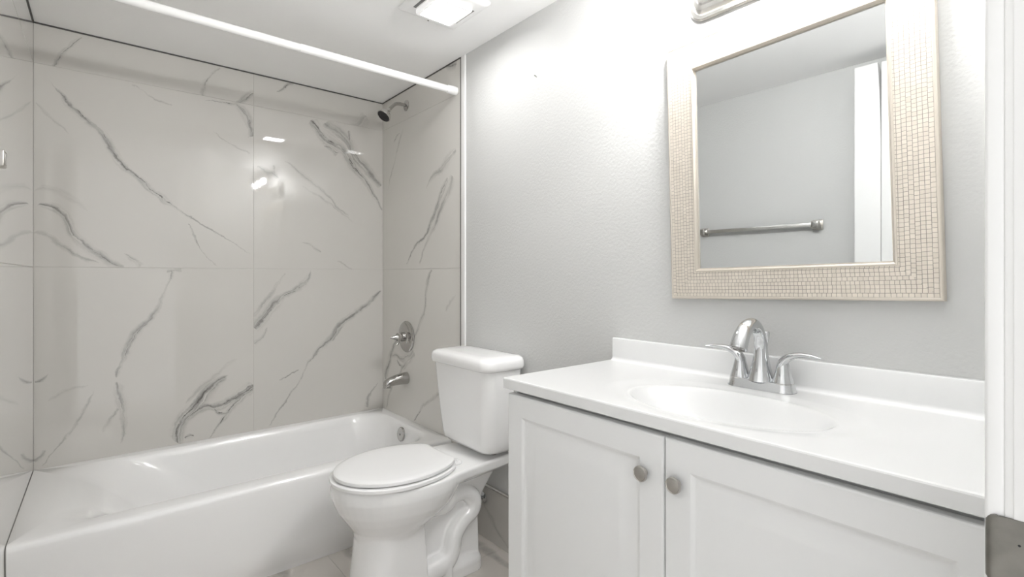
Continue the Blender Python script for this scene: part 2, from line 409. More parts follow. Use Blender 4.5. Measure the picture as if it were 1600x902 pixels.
# veins: (tile, points on the wall in metres, half width of the grey band, its strength, strength and width of the dark line, profile along it)
VEINS = [
    ('A', [(-0.128, 1.969), (-0.073, 1.879), (-0.022, 1.829), (0.036, 1.771), (0.08, 1.688), (0.13, 1.632), (0.182, 1.581), (0.26, 1.505), (0.316, 1.469), (0.38, 1.422), (0.501, 1.343), (0.622, 1.265)], 0.016, 0.55, 0.8, 0.0026, [0.1, 0.75, 0.8, 1, 1, 0.9, 0.85, 0.8, 0.3, 0.3, 0.25, 0.15]),
    ('A', [(-0.176, 1.445), (-0.137, 1.448), (-0.108, 1.427), (-0.083, 1.382), (-0.053, 1.324), (-0.006, 1.274), (0.058, 1.22), (0.108, 1.193)], 0.019, 0.45, 0.6, 0.0024, [0.6, 0.9, 0.9, 1, 1, 0.9, 0.8, 0.5]),
    ('A', [(-0.18, 1.326), (-0.137, 1.317), (-0.088, 1.275), (-0.037, 1.243), (0.025, 1.206)], 0.0121, 0.3, 0.2, 0.0021, [0.6, 0.8, 1, 0.8, 0.2]),
    ('A', [(0.108, 1.258), (0.147, 1.231), (0.182, 1.194)], 0.0086, 0.35, 0.35, 0.0023, [0.2, 1, 0.8]),
    ('A', [(0.345, 1.407), (0.373, 1.348), (0.406, 1.282), (0.473, 1.206)], 0.0046, 0.3, 0.5, 0.0022, [0.8, 1, 0.4, 0.2]),
    ('A', [(-0.171, 1.864), (-0.128, 1.808), (-0.078, 1.751)], 0.0079, 0.18, 0, 0.0019, [0.4, 1, 0.2]),
    ('A', [(0.419, 2.002), (0.487, 2.009), (0.557, 2.017), (0.63, 2.08)], 0.0095, 0.25, 0.7, 0.0025, [0.2, 0.5, 1, 1]),
    ('A', [(0.55, 2.01), (0.586, 1.991), (0.615, 1.94), (0.63, 1.862)], 0.0194, 0.45, 0.7, 0.0029, [0.4, 1, 1, 0.9]),
    ('A', [(0.459, 1.863), (0.528, 1.812), (0.622, 1.786)], 0.0048, 0.25, 0.25, 0.0022, [0.3, 0.8, 1]),
    ('A', [(0.142, 2.012), (0.17, 1.997), (0.223, 1.963), (0.291, 1.951)], 0.0058, 0.25, 0.1, 0.002, [0.8, 0.3, 0.8, 0.8]),
    ('A', [(-0.18, 1.505), (-0.128, 1.518), (-0.068, 1.484), (-0.012, 1.428)], 0.0134, 0.14, 0, 0.0019, [0.5, 1, 1, 0.2]),
    ('T', [(-0.032, 2.177), (-0.063, 2.13), (-0.093, 2.075), (-0.125, 2.015)], 0.0081, 0.3, 0.55, 0.0021, [0.3, 1, 1, 0.9]),
    ('T', [(0.489, 2.182), (0.439, 2.123), (0.419, 2.074), (0.408, 2.023)], 0.0109, 0.25, 0.5, 0.0025, [0.5, 0.5, 1, 0.9]),
    ('T', [(0.637, 2.088), (0.6, 2.058), (0.557, 2.018), (0.501, 2.015)], 0.0129, 0.4, 0.6, 0.0026, [1, 1, 0.7, 0.2]),
    ('U', [(0.831, 2.189), (0.797, 2.159), (0.776, 2.134), (0.749, 2.119)], 0.0102, 0.35, 0.7, 0.003, [0.6, 1, 1, 0.3]),
    ('U', [(1.216, 2.113), (1.249, 2.095), (1.165, 2.011), (1.09, 1.994)], 0.0334, 0.22, 0.0, 0.003, [0.8, 1, 0.8, 0.4]),  # soft grey reflection of the shower head, painted into the tile
    ('B', [(0.927, 2.006), (0.97, 1.951), (1.017, 1.912), (1.065, 1.884), (1.127, 1.833), (1.19, 1.756), (1.242, 1.694), (1.284, 1.636), (1.338, 1.546)], 0.0293, 0.5, 0.85, 0.0037, [0.8, 0.8, 1, 1, 0.9, 0.7, 0.5, 0.4, 0.3]),
    ('B', [(0.994, 2.008), (1.053, 1.978), (1.114, 1.934), (1.177, 1.84), (1.242, 1.775), (1.336, 1.686)], 0.0332, 0.45, 0.0, 0.0033, [0.9, 1, 1, 1, 0.9, 0.5]),
    ('B', [(1.137, 1.983), (1.139, 1.933), (1.152, 1.88), (1.193, 1.845)], 0.0147, 0.4, 0.75, 0.0029, [0.8, 0.8, 1, 0.7]),
    ('B', [(0.996, 1.881), (1.023, 1.869), (1.043, 1.855), (1.057, 1.842), (1.071, 1.849)], 0.0144, 0.35, 0.6, 0.0029, [0.3, 0.8, 0.9, 1, 0.6]),
    ('B', [(0.657, 1.723), (0.685, 1.709), (0.709, 1.687), (0.733, 1.687), (0.762, 1.667)], 0.0166, 0.32, 0.15, 0.0027, [0.3, 0.8, 1, 1, 0.2]),
    ('B', [(0.73, 1.739), (0.735, 1.724), (0.74, 1.709), (0.75, 1.681)], 0.0067, 0.25, 0.3, 0.0023, [0.8, 1, 0.4, 0.8]),
    ('B', [(0.777, 1.769), (0.842, 1.731), (0.884, 1.698), (0.947, 1.649), (1.012, 1.598), (1.068, 1.542), (1.132, 1.494)], 0.0141, 0.27, 0.1, 0.0028, [0.2, 0.6, 1, 0.8, 0.7, 0.5, 0.3]),
    ('B', [(0.868, 1.638), (0.915, 1.613), (0.99, 1.58), (1.046, 1.546), (1.103, 1.5), (1.167, 1.459)], 0.0071, 0.22, 0.1, 0.0025, [0.4, 0.5, 0.9, 0.7, 0.6, 0.3]),
    ('B', [(0.872, 1.336), (0.916, 1.319), (0.973, 1.295)], 0.0063, 0.3, 0.4, 0.0024, [0.4, 0.8, 1]),
    ('B', [(1.065, 1.242), (1.106, 1.221), (1.147, 1.194)], 0.0073, 0.25, 0.1, 0.0026, [0.4, 0.8, 0.6]),
    ('C', [(0.284, 1.189), (0.278, 1.125), (0.239, 1.021), (0.18, 0.931), (0.147, 0.882), (0.122, 0.824), (0.11, 0.775), (0.087, 0.715)], 0.0174, 0.4, 0.6, 0.0023, [0.5, 0.3, 0.5, 0.8, 1, 1, 0.5, 0.4]),
    ('C', [(0.087, 0.697), (0.098, 0.645), (0.104, 0.594), (0.113, 0.543), (0.114, 0.502), (0.095, 0.416)], 0.0198, 0.4, 0.35, 0.0023, [0.3, 0.9, 1, 0.6, 0.5, 0.2]),
    ('C', [(0.091, 0.567), (0.075, 0.534), (0.059, 0.51), (0.04, 0.478)], 0.0084, 0.3, 0.2, 0.0022, [0.6, 0.8, 1, 0.4]),
    ('C', [(0.004, 0.664), (-0.039, 0.552), (-0.078, 0.486), (-0.117, 0.432), (-0.159, 0.375)], 0.0081, 0.3, 0.3, 0.0019, [0.2, 1, 0.9, 0.4, 0.3]),
    ('C', [(-0.135, 0.745), (-0.155, 0.727), (-0.179, 0.721)], 0.0052, 0.35, 0.3, 0.0018, [0.2, 1, 0.8]),
    ('C', [(-0.142, 0.447), (-0.159, 0.423), (-0.179, 0.407)], 0.0131, 0.3, 0.2, 0.0018, [0.2, 0.8, 1]),
    ('C', [(0.309, 0.368), (0.313, 0.422), (0.336, 0.477), (0.372, 0.513), (0.419, 0.577), (0.457, 0.626), (0.518, 0.667)], 0.0306, 0.6, 0.8, 0.0031, [0.8, 1, 1, 1, 1, 0.9, 0.2]),
    ('C', [(0.309, 0.381), (0.327, 0.452), (0.372, 0.492), (0.419, 0.52), (0.476, 0.512), (0.526, 0.532), (0.576, 0.558), (0.634, 0.596)], 0.0249, 0.55, 0.8, 0.0028, [1, 0.6, 0.7, 0.9, 1, 0.8, 0.9, 1]),
    ('C', [(0.438, 0.37), (0.476, 0.423), (0.521, 0.477), (0.566, 0.526), (0.597, 0.554), (0.634, 0.573)], 0.0159, 0.35, 0.9, 0.0029, [0.2, 0.4, 1, 1, 0.9, 1]),
    ('C', [(0.462, 0.504), (0.481, 0.483), (0.501, 0.477), (0.526, 0.479)], 0.0094, 0.5, 1.0, 0.0038, [0.8, 1, 1, 0.8]),
    ('C', [(0.34, 0.387), (0.358, 0.39), (0.377, 0.39)], 0.0076, 0.5, 0.8, 0.0033, [0.6, 1, 0.5]),
    ('C', [(0.345, 0.556), (0.419, 0.631), (0.496, 0.699), (0.553, 0.734)], 0.0156, 0.22, 0.15, 0.0022, [0.3, 1, 0.5, 0.4]),
    ('C', [(-0.145, 0.634), (-0.103, 0.656), (-0.06, 0.68), (-0.009, 0.688)], 0.0081, 0.13, 0, 0.0019, [0.4, 1, 1, 0.3]),
    ('C', [(0.269, 1.18), (0.291, 1.186), (0.327, 1.189)], 0.0149, 0.3, 0.3, 0.0024, [0.6, 0.5, 1]),
    ('E', [(0.912, 1.192), (0.897, 1.126), (0.857, 1.091), (0.792, 1.056), (0.742, 1.013), (0.687, 0.944), (0.634, 0.886)], 0.0237, 0.45, 0.7, 0.003, [0.2, 0.6, 0.6, 0.7, 1, 1, 1]),
    ('E', [(0.785, 1.167), (0.735, 1.09), (0.687, 1.01), (0.641, 0.947)], 0.0133, 0.3, 0.1, 0.0027, [0.5, 0.7, 1, 0.8]),
    ('E', [(0.701, 0.888), (0.674, 0.845), (0.634, 0.809)], 0.0099, 0.3, 0.3, 0.0026, [0.3, 0.8, 1]),
    ('E', [(1.336, 1.068), (1.25, 0.99), (1.164, 0.932), (1.089, 0.875), (1.017, 0.8), (0.947, 0.728), (0.879, 0.627), (0.806, 0.528), (0.749, 0.435), (0.711, 0.375)], 0.0178, 0.45, 0.7, 0.0028, [0.5, 0.9, 1, 1, 0.9, 0.6, 0.35, 0.3, 0.35, 0.3]),
    ('E', [(1.106, 0.866), (1.065, 0.828), (1.033, 0.791)], 0.009, 0.3, 0.5, 0.0025, [0.3, 1, 0.4]),
    ('E', [(0.852, 0.655), (0.806, 0.636), (0.761, 0.609)], 0.0061, 0.3, 0.6, 0.0027, [1, 0.8, 0.4]),
    ('E', [(1.304, 0.516), (1.259, 0.446), (1.245, 0.382)], 0.017, 0.35, 0.2, 0.003, [0.2, 0.6, 1]),
    ('F', [(2.106, 1.63), (2.159, 1.574), (2.204, 1.508), (2.254, 1.441), (2.317, 1.369), (2.432, 1.31), (2.528, 1.22)], 0.0182, 0.45, 0.75, 0.003, [0.8, 1, 0.9, 0.9, 0.6, 0.5, 0.3]),
    ('F', [(2.068, 1.645), (2.101, 1.567), (2.172, 1.491), (2.218, 1.423), (2.283, 1.355), (2.38, 1.225)], 0.0226, 0.38, 0.1, 0.0026, [1, 1, 0.9, 0.8, 0.5, 0.3]),
    ('F', [(2.026, 1.763), (2.096, 1.729), (2.164, 1.694), (2.257, 1.654), (2.31, 1.606)], 0.0224, 0.35, 0.4, 0.0026, [0.5, 1, 0.9, 0.5, 0.2]),
    ('F', [(2.606, 1.961), (2.645, 1.946), (2.677, 1.928)], 0.0073, 0.3, 0.4, 0.0026, [0.3, 1, 0.5]),
    ('F', [(2.563, 1.986), (2.619, 1.901), (2.685, 1.791), (2.753, 1.652)], 0.0092, 0.25, 0.05, 0.0026, [0.3, 1, 0.8, 0.3]),
    ('S', [(2.134, 2.193), (2.077, 2.176), (2.026, 2.165)], 0.0218, 0.55, 0.1, 0.0025, [0.2, 1, 0.7]),
    ('G', [(2.254, 1.19), (2.297, 1.12), (2.317, 1.045), (2.326, 0.971), (2.38, 0.892), (2.447, 0.81)], 0.0168, 0.4, 0.4, 0.0027, [0.5, 1, 0.9, 0.9, 0.8, 0.4]),
    ('G', [(2.629, 0.793), (2.7, 0.72), (2.747, 0.631), (2.792, 0.549)], 0.0224, 0.5, 0.6, 0.0034, [0.4, 0.8, 1, 1]),
    ('G', [(2.447, 0.749), (2.561, 0.688), (2.682, 0.697), (2.747, 0.631)], 0.0182, 0.4, 0.5, 0.0033, [0.8, 1, 0.7, 0.4]),
    ('G', [(2.646, 0.677), (2.612, 0.653), (2.584, 0.637), (2.612, 0.598)], 0.0109, 0.4, 0.8, 0.0036, [0.4, 1, 1, 0.5]),
    ('G', [(2.432, 0.735), (2.511, 0.679), (2.578, 0.63), (2.619, 0.592)], 0.0178, 0.4, 0.2, 0.0028, [0.8, 1, 0.7, 0.3]),
    ('G', [(2.441, 0.371), (2.38, 0.432), (2.35, 0.472)], 0.0085, 0.4, 0.8, 0.0031, [0.7, 1, 1]),
    ('G', [(2.35, 0.472), (2.268, 0.513), (2.185, 0.562)], 0.0132, 0.3, 0.1, 0.0026, [0.8, 0.9, 1]),
    ('G', [(2.689, 0.511), (2.736, 0.458), (2.773, 0.376)], 0.0131, 0.35, 0.1, 0.003, [0.4, 1, 0.5]),
    ('G', [(2.043, 1.061), (2.094, 1.018), (2.119, 0.982)], 0.0094, 0.2, 0.0, 0.0025, [0.4, 1, 0.4]),
    ('K', [(2.76, 2.04), (2.62, 1.86), (2.5, 1.7)], 0.012, 0.3, 0.2, 0.003, [0.3, 1, 0.5]),
    ('K', [(2.8, 1.62), (2.6, 1.5), (2.35, 1.32), (2.15, 1.22)], 0.015, 0.3, 0.15, 0.003, [0.5, 1, 0.8, 0.3]),
    ('K', [(2.3, 1.55), (2.2, 1.42), (2.1, 1.25)], 0.012, 0.3, 0.3, 0.003, [0.3, 1, 0.5]),
    ('J', [(2.8, 1.08), (2.72, 0.92), (2.62, 0.75), (2.45, 0.5)], 0.014, 0.3, 0.3, 0.003, [0.3, 1, 0.6, 0.3]),
    ('J', [(2.82, 0.5), (2.7, 0.45), (2.6, 0.38)], 0.012, 0.3, 0.3, 0.003, [1, 0.8, 0.5]),
    ('J', [(2.3, 1.0), (2.2, 0.85), (2.15, 0.7)], 0.012, 0.3, 0.4, 0.003, [0.3, 1, 0.5]),
]
def tile_veins(k):
    return [v[1:] for v in VEINS if v[0] == k]

# ------------------------------------------------------------------ the room
def wall_quad(bm, pts, mat=0):
    f = bm.faces.new([bm.verts.new(p) for p in pts])
    f.material_index = mat

T = 0.06  # wall thickness
# back wall: six large marble tiles on a bed of grout
VS = 0.636
bm = BM()
box(bm, L - T, W + T, D + 0.0015, D + T, 0, H, mat=0)
g = 0.0009
rows = ((0.0, SEAM), (SEAM, SEAM2), (SEAM2, H))
cols = ((L, VS), (VS, W))
keys = (('C', 'E'), ('A', 'B'), ('T', 'U'))
back_mats = [M['grout']]
for (z0, z1), kk in zip(rows, keys):
    for (x0, x1), k in zip(cols, kk):
        back_mats.append(marble('marble_tile_back_' + k.lower(), tile_veins(k), 'xz'))
        box(bm, x0 + (g if x0 > L else .0002), x1 - (g if x1 < W else .0002), D, D + 0.008, z0 + g, z1 - g, 0.0006, 1, mat=len(back_mats) - 1)
struct(obj('wall_back', bm, back_mats, smooth=0), 'back wall of white marble tiles with grey veins above the bathtub', 'wall')

# right wall: tiled beside the tub, painted the rest of the way
bm = BM()
box(bm, W, W + T, -0.12, TY - 0.004, 0, H, mat=0)
box(bm, W + 0.0015, W + T, TY - 0.004, D, 0, H, mat=1)
right_mats = [M['paint'], M['grout']]
for (z0, z1), k in zip(rows, 'GFS'):
    right_mats.append(marble('marble_tile_right_' + k.lower(), tile_veins(k), 'yz', base=(0.66, 0.645, 0.615)))
    box(bm, W, W + 0.008, TY + g, D - .0003, z0 + g, z1 - g, 0.0006, 1, mat=len(right_mats) - 1)
struct(obj('wall_right', bm, right_mats, smooth=0), 'right wall, grey paint behind the mirror and marble tile by the tub', 'wall')

bm = BM()
LTY = 1.80
box(bm, L - T, L, -0.12, LTY - 0.001, 0, H, mat=0)
box(bm, L - T, L - 0.0015, LTY - 0.001, D, 0, H, mat=1)
left_mats = [M['paint'], M['grout']]
for (z0, z1), k in zip(rows, 'JKX'):
    left_mats.append(marble('marble_tile_left_' + k.lower(), tile_veins(k), 'yz', coat=1.0))
    box(bm, L - 0.008, L, LTY + g, D - .0002, z0 + g, z1 - g, 0.0006, 1, mat=len(left_mats) - 1)
wl = obj('wall_left', bm, left_mats, smooth=0)
PIVOT = Matrix.Translation((L, D, 0)) @ Matrix.Rotation(-SLANT, 4, 'Z') @ Matrix.Translation((-L, -D, 0))
wl.matrix_world = PIVOT
struct(wl, 'left wall, grey paint with marble tile at the tub end', 'wall')

# wall with the doorway the picture is taken from
DX0, DX1, DZ = -0.085, 0.600, 2.125
bm = BM()
box(bm, L - 0.05, DX0 - 0.02, -0.06, F, 0, H)
box(bm, DX1 + 0.02, W, -0.06, F, 0, H)
box(bm, DX0 - 0.02, DX1 + 0.02, -0.06, F, DZ + 0.02, H)
struct(obj('wall_front', bm, M['paint'], smooth=0), 'grey painted wall with the doorway beside the vanity', 'wall')

bm = BM()
box(bm, L - T, W + T, -0.12, D + T, H, H + 0.05)
struct(obj('ceiling', bm, M['ceiling'], smooth=0), 'plain white ceiling above tub and vanity', 'ceiling')

floor_tile = marble('marble_tile_floor', [], 'xy', base=(0.60, 0.57, 0.535), floor=True)
bm = BM()
box(bm, L - T, W + T, -0.12, D + T, -0.05, -0.0015, mat=0)
for i in range(-1, 3):
    for j in range(0, 4):
        x0, x1 = max(L - T, 0.15 + 0.60 * i), min(W + T, 0.15 + 0.60 * (i + 1))
        y0, y1 = max(-0.12, 0.07 + 0.80 * (j - 1)), min(D + T, 0.07 + 0.80 * j)
        if x1 - x0 > 0.01 and y1 - y0 > 0.01:
            box(bm, x0 + g, x1 - g, y0 + g, y1 - g, -0.008, 0.0, 0.0005, 1, mat=1)
struct(obj('floor', bm, [M['grout'], floor_tile], smooth=0), 'beige marble tile floor between tub and toilet', 'floor')

# door jamb, casing and the open door
bm = BM()
box(bm, DX1, DX1 + 0.02, -0.06, F + 0.001, 0, DZ + 0.02, 0.002, 2)
box(bm, DX0 - 0.02, DX0, -0.06, F + 0.001, 0, DZ + 0.02, 0.002, 2)
box(bm, DX0, DX1, -0.06, F + 0.001, DZ, DZ + 0.02, 0.002, 2)
box(bm, DX1 - 0.0012, DX1 + 0.001, -0.06, 0.0565, 0, DZ, 0.0006, 2)
struct(obj('trim_1', bm, M['white'], smooth=30), 'white painted door jamb at the right edge with a metal strike plate', 'door frame')
bm = BM()
box(bm, DX1 + 0.0005, DX1 + 0.06, F, F + 0.0135, 0, DZ + 0.055, 0.003, 3)
box(bm, DX0 - 0.06, DX0 - 0.0005, F, F + 0.0115, 0, DZ + 0.055, 0.003, 3)
box(bm, DX0 - 0.06, DX1 + 0.06, F, F + 0.0115, DZ + 0.0005, DZ + 0.055, 0.003, 3)
struct(obj('trim_2', bm, M['white'], smooth=30), 'white door casing around the doorway on the bathroom side', 'door casing')

bm = BM()
box(bm, -0.118, -0.083, 0.080, 0.688, 0.004, 2.128, 0.004, 3)
struct(obj('door_1', bm, M['white'], smooth=30), 'white flat door standing open along the left wall', 'door')
bm = BM()
leaf = [[(-0.114, y, z), (-0.079, y, z), (-0.079, 0.790, z), (-0.114, 0.790, z)] for y, z in ((.6893, .004), (.6893, 1.75), (.6905, 1.86), (.6935, 1.98), (.697, 2.06), (.701, 2.128))]
loft(bm, leaf)
struct(obj('door_2', bm, M['white'], smooth=30), 'narrow white door leaf seen in the mirror beside the open door', 'door')

# metal and painted edges of the tile
bm = BM()
box(bm, W - 0.0025, W + 0.004, TY - 0.0045, TY + 0.0055, 0.366, H, 0.0006, 1)
struct(obj('trim_3', bm, M['darkgrout'], smooth=0), 'thin dark vertical edge where the marble tile ends', 'trim')
bm = BM()
box(bm, W - 0.006, W + 0.004, TY - 0.040, TY - 0.005, 0.245, H, 0.003, 3)
struct(obj('trim_4', bm, M['white'], smooth=30), 'white vertical strip between marble tile and grey wall', 'trim')
bm = BM()
box(bm, L - 0.002, L + 0.003, LTY, D, H - 0.006, H)
bmesh.ops.transform(bm, matrix=PIVOT, verts=bm.verts)
box(bm, L, W, D - 0.003, D + 0.002, H - 0.006, H)
box(bm, W - 0.003, W + 0.002, TY, D, H - 0.005, H)
struct(obj('trim_5', bm, M['darkgrout'], smooth=0), 'thin dark joint line between marble tile and ceiling', 'trim')

# tiled baseboard with a chrome cap behind the toilet
base_tile = marble('marble_tile_baseboard', [
    ([(1.15, 0.20), (1.40, 0.13), (1.62, 0.06)], 0.02, 0.2, 0.0, 0.003, [0.3, 1, 0.4]),
    ([(1.60, 0.02), (1.72, 0.08), (1.80, 0.16)], 0.014, 0.25, 0.05, 0.003, [0.8, 1, 0.3])], 'yz', base=(0.56, 0.545, 0.52))
bm = BM()
box(bm, W - 0.010, W + 0.001, 1.062, 2.076, 0.0, 0.228, 0.001, 1)
bb = struct(obj('baseboard_right', bm, base_tile, smooth=0), 'marble tile baseboard behind the toilet', 'baseboard')
bm = BM()
box(bm, W - 0.013, W + 0.001, 1.062, 2.076, 0.2285, 0.240, 0.003, 3)
obj('cap_strip', bm, M['lightnickel'], bb)['label'] = 'shiny metal cap strip'

# ------------------------------------------------------------------ bathtub
tub = thing('bathtub', 'white alcove bathtub below the marble tiled walls', 'bathtub', ((L + W) / 2, 2.45, 0))
ox, oy = (L + W) / 2, 2.45
tx0, tx1, ty1 = L + 0.001 - ox, W - 0.001 - ox, D - 0.001 - oy
def tr(x0, x1, y0, y1, z, r):
    return [(x - SLANT * (D - oy - y) * max(0.0, min(1.0, (0.2 - x) / 0.8)), y, z) for x, y in rrect(x0, x1, y0, y1, r, 8)]
fy = lambda y: y - oy
rings = [tr(tx0, tx1, fy(2.090), ty1, 0.000, .004), tr(tx0, tx1, fy(2.086), ty1, 0.028, .004), tr(tx0, tx1, fy(2.080), ty1, 0.036, .004),
         tr(tx0, tx1, fy(2.076), ty1, 0.10, .004), tr(tx0, tx1, fy(2.066), ty1, 0.325, .004), tr(tx0, tx1, fy(2.065), ty1, 0.345, .004),
         tr(tx0, tx1, fy(2.0675), ty1, 0.357, .004), tr(tx0, tx1, fy(2.075), ty1, 0.3635, .004), tr(tx0 + .001, tx1 - .001, fy(2.085), ty1 - .001, 0.365, .004)]
ix0, ix1, iy0, iy1 = L + 0.085 - ox, W - 0.050 - ox, fy(2.140), D - 0.045 - oy
for z, a, c, e, r in ((0.365, 0, 0, 0, .11), (0.3640, .012, .004, .004, .12), (0.360, .035, .008, .008, .14), (0.350, .070, .013, .013, .16), (0.325, .120, .018, .019, .19),
                      (0.27, .19, .024, .027, .21), (0.20, .26, .032, .036, .22), (0.13, .32, .042, .047, .22), (0.10, .355, .055, .060, .21), (0.085, .39, .080, .085, .15), (0.078, .43, .12, .12, .14), (0.076, .50, .17, .17, .12)):
    rings.append(tr(ix0 + a, ix1 - c, iy0 + e, iy1 - e, z, r))
bm = BM(); loft(bm, rings, True, True)
obj('basin', bm, M['acrylic'], tub, smooth=50)
bm = BM()
lathe(bm, [(0, .0375), (.006, .0375), (.010, .034), (.011, .026), (.0125, .010), (.0125, .003)], (1.2745 - ox, 2.45 - oy, 0.309), (-1, 0, 0.13), 32)
op = obj('overflow_plate', bm, M['darkchrome'], tub)
op['label'] = 'round chrome overflow plate'
bm = BM()
lathe(bm, [(0, .005), (.003, .005), (.004, .003)], (1.2745 - .0125 - ox, 2.45 - oy, 0.309), (-1, 0, 0.13), 12)
obj('screw', bm, M['chrome'], op)
bm = BM()
lathe(bm, [(0, .032), (.004, .032), (.006, .026), (.004, .020), (.008, .016), (.009, .002)], (1.06 - ox, 2.45 - oy, 0.0765), (0, 0, 1), 28)
obj('drain', bm, M['chrome'], tub)['label'] = 'chrome drain'

# ------------------------------------------------------------------ toilet
TC = 1.70
toilet = thing('toilet', 'white two-piece toilet with closed lid between tub and vanity', 'toilet', (W, TC, 0))
# local: a = distance from the wall (x = -a), b = across
def egg(a0, a1, hw, z, n=48, p=2.25, wide=0.42, sq=2.0):
    """oval pointing away from the wall; a1 front tip; widest at `wide` of its length from the back"""
    am = a0 + (a1 - a0) * wide
    out = []
    for k in range(n):
        t = 2 * math.pi * k / n
        c, s = math.cos(t), math.sin(t)
        e = sq if c > 0 else p
        cc = math.copysign(abs(c) ** (2 / e), c); ss = math.copysign(abs(s) ** (2 / e), s)
        a = am + (a1 - am) * cc if c > 0 else am + (am - a0) * cc
        out.append((-a, hw * ss, z))
    return out
bm = BM()
# bowl: rim to the foot of the basin
loft(bm, [egg(.24, .712, .188, .437), egg(.235, .7155, .1915, .431), egg(.235, .7165, .1925, .410), egg(.24, .715, .1915, .393), egg(.25, .708, .186, .373), egg(.27, .694, .174, .34),
          egg(.30, .674, .157, .310), egg(.335, .656, .137, .285), egg(.37, .641, .118, .262), egg(.40, .63, .098, .22), egg(.41, .62, .08, .14)])
# pedestal column at the front
def ped(a0, a1, hw, z, r=.05):
    return [(-x, y, z) for x, y in rrect(a0, a1, -hw, hw, r, 8)]
def ped2(a0, a1, hw, z):
    """flat back, rounded front"""
    pts = [(a0, -hw)]
    n = 40
    for k in range(n + 1):
        t = -math.pi / 2 + math.pi * k / n
        pts.append((a1 - .13 + .13 * abs(math.cos(t)) ** 0.75, hw * math.sin(t)))
    pts.append((a0, hw))
    return [(-x, y, z) for x, y in pts]
loft(bm, [ped2(.412, .656, .121, 0.0), ped2(.412, .655, .119, .02), ped2(.412, .648, .113, .10), ped2(.414, .638, .107, .18), ped2(.418, .632, .104, .24), ped2(.43, .628, .10, .285)])
# narrow web behind it, flaring up to the deck
def sq(a0, a1, hw, z, r=.012):
    return [(-x, y, z) for x, y in rrect(a0, a1, -hw, hw, r, 6)]
loft(bm, [sq(.143, .46, .060, 0.0), sq(.143, .46, .056, .10), sq(.143, .46, .052, .19), sq(.125, .50, .055, .28), sq(.085, .52, .075, .36), sq(.062, .52, .11, .410), sq(.058, .50, .13, .425)])
# deck under the tank
def deck(z, inset, front):
    pts = [(.035 + inset, -.130 + inset), (.035 + inset, .130 - inset), (.180, .146 - inset), (.27, .155 - inset), (.36, .176 - inset), (front, .180 - inset * 1.2), (front, -.180 + inset * 1.2), (.36, -.176 + inset), (.27, -.155 + inset), (.180, -.146 + inset)]
    return [(-x, y, z) for x, y in pts]
loft(bm, [deck(.367, .050, .46), deck(.387, .020, .46), deck(.401, .003, .46), deck(.431, .0, .46), deck(.437, .006, .46)])
# base flange
def flange(z, i):
    return [(-x, y, z) for x, y in rrect(.138 + i, .50, -.096 + i, .096 - i, .05, 8)]
loft(bm, [flange(0, 0), flange(.040, .001), flange(.050, .006), flange(.062, .03)])
# trapway showing on both sides
for sgn in (-1, 1):
    path = [(.39, .04, .285), (.318, .062, .285), (.278, .066, .314), (.225, .066, .314), (.182, .064, .275), (.188, .064, .232), (.235, .066, .205), (.272, .069, .165), (.288, .070, .11), (.315, .069, .078), (.375, .066, .066), (.43, .04, .066)]
    tube(bm, [(-a, b * sgn, z) for a, b, z in path], [.030, .033, .033, .033, .033, .033, .033, .034, .036, .040, .042, .03], n=20, sub=6, side=(0, 1, 0))
    # bolt boss on the foot
    lathe(bm, [(0, .016), (.060, .014), (.072, .012), (.080, .006)], (-.315, .098 * sgn, 0.0), (0, 0, 1), 16)
bowl = obj('bowl', bm, M['porcelain'], toilet, smooth=180)
rm = bowl.modifiers.new('fuse', 'REMESH'); rm.mode = 'VOXEL'; rm.voxel_size = 0.0038; rm.use_smooth_shade = True
sm = bowl.modifiers.new('soften', 'SMOOTH'); sm.factor = 0.5; sm.iterations = 5

# tank and its lid
def tk(a0, a1, hw, z, r=.045, bow=0.012):
    pts = []
    for x, y in rrect(a0, a1, -hw, hw, r, 8):
        if x > a0 + (a1 - a0) * .5:
            x += bow * (1 - (y / hw) ** 2)
        pts.append((-x, y + .008, z))
    return pts
bm = BM()
loft(bm, [tk(.045, .145, .120, .458, .04), tk(.030, .168, .160, .462, .045), tk(.022, .178, .172, .476, .045), tk(.02, .182, .176, .50), tk(.02, .190, .184, .58), tk(.018, .199, .194, .69), tk(.018, .205, .201, .789)])
obj('tank', bm, M['porcelain'], toilet, smooth=45)
bm = BM()
loft(bm, [tk(.016, .208, .205, .7885, .045), tk(.012, .216, .212, .793, .045), tk(.011, .218, .2145, .803, .045), tk(.012, .217, .2135, .822, .045), tk(.015, .212, .209, .833, .045), tk(.024, .200, .198, .8395, .045), tk(.05, .17, .165, .8425, .045), tk(.08, .13, .10, .8435, .02)])
obj('tank_lid', bm, M['porcelain'], toilet, smooth=60)
for b in (-.1, .1):
    bm = BM()
    lathe(bm, [(0, .012), (.022, .012)], (-.10, b + .008, .438), (0, 0, 1), 14)
    obj('tank_bolt', bm, M['darkchrome'], toilet)['label'] = 'dark bolt under the tank'

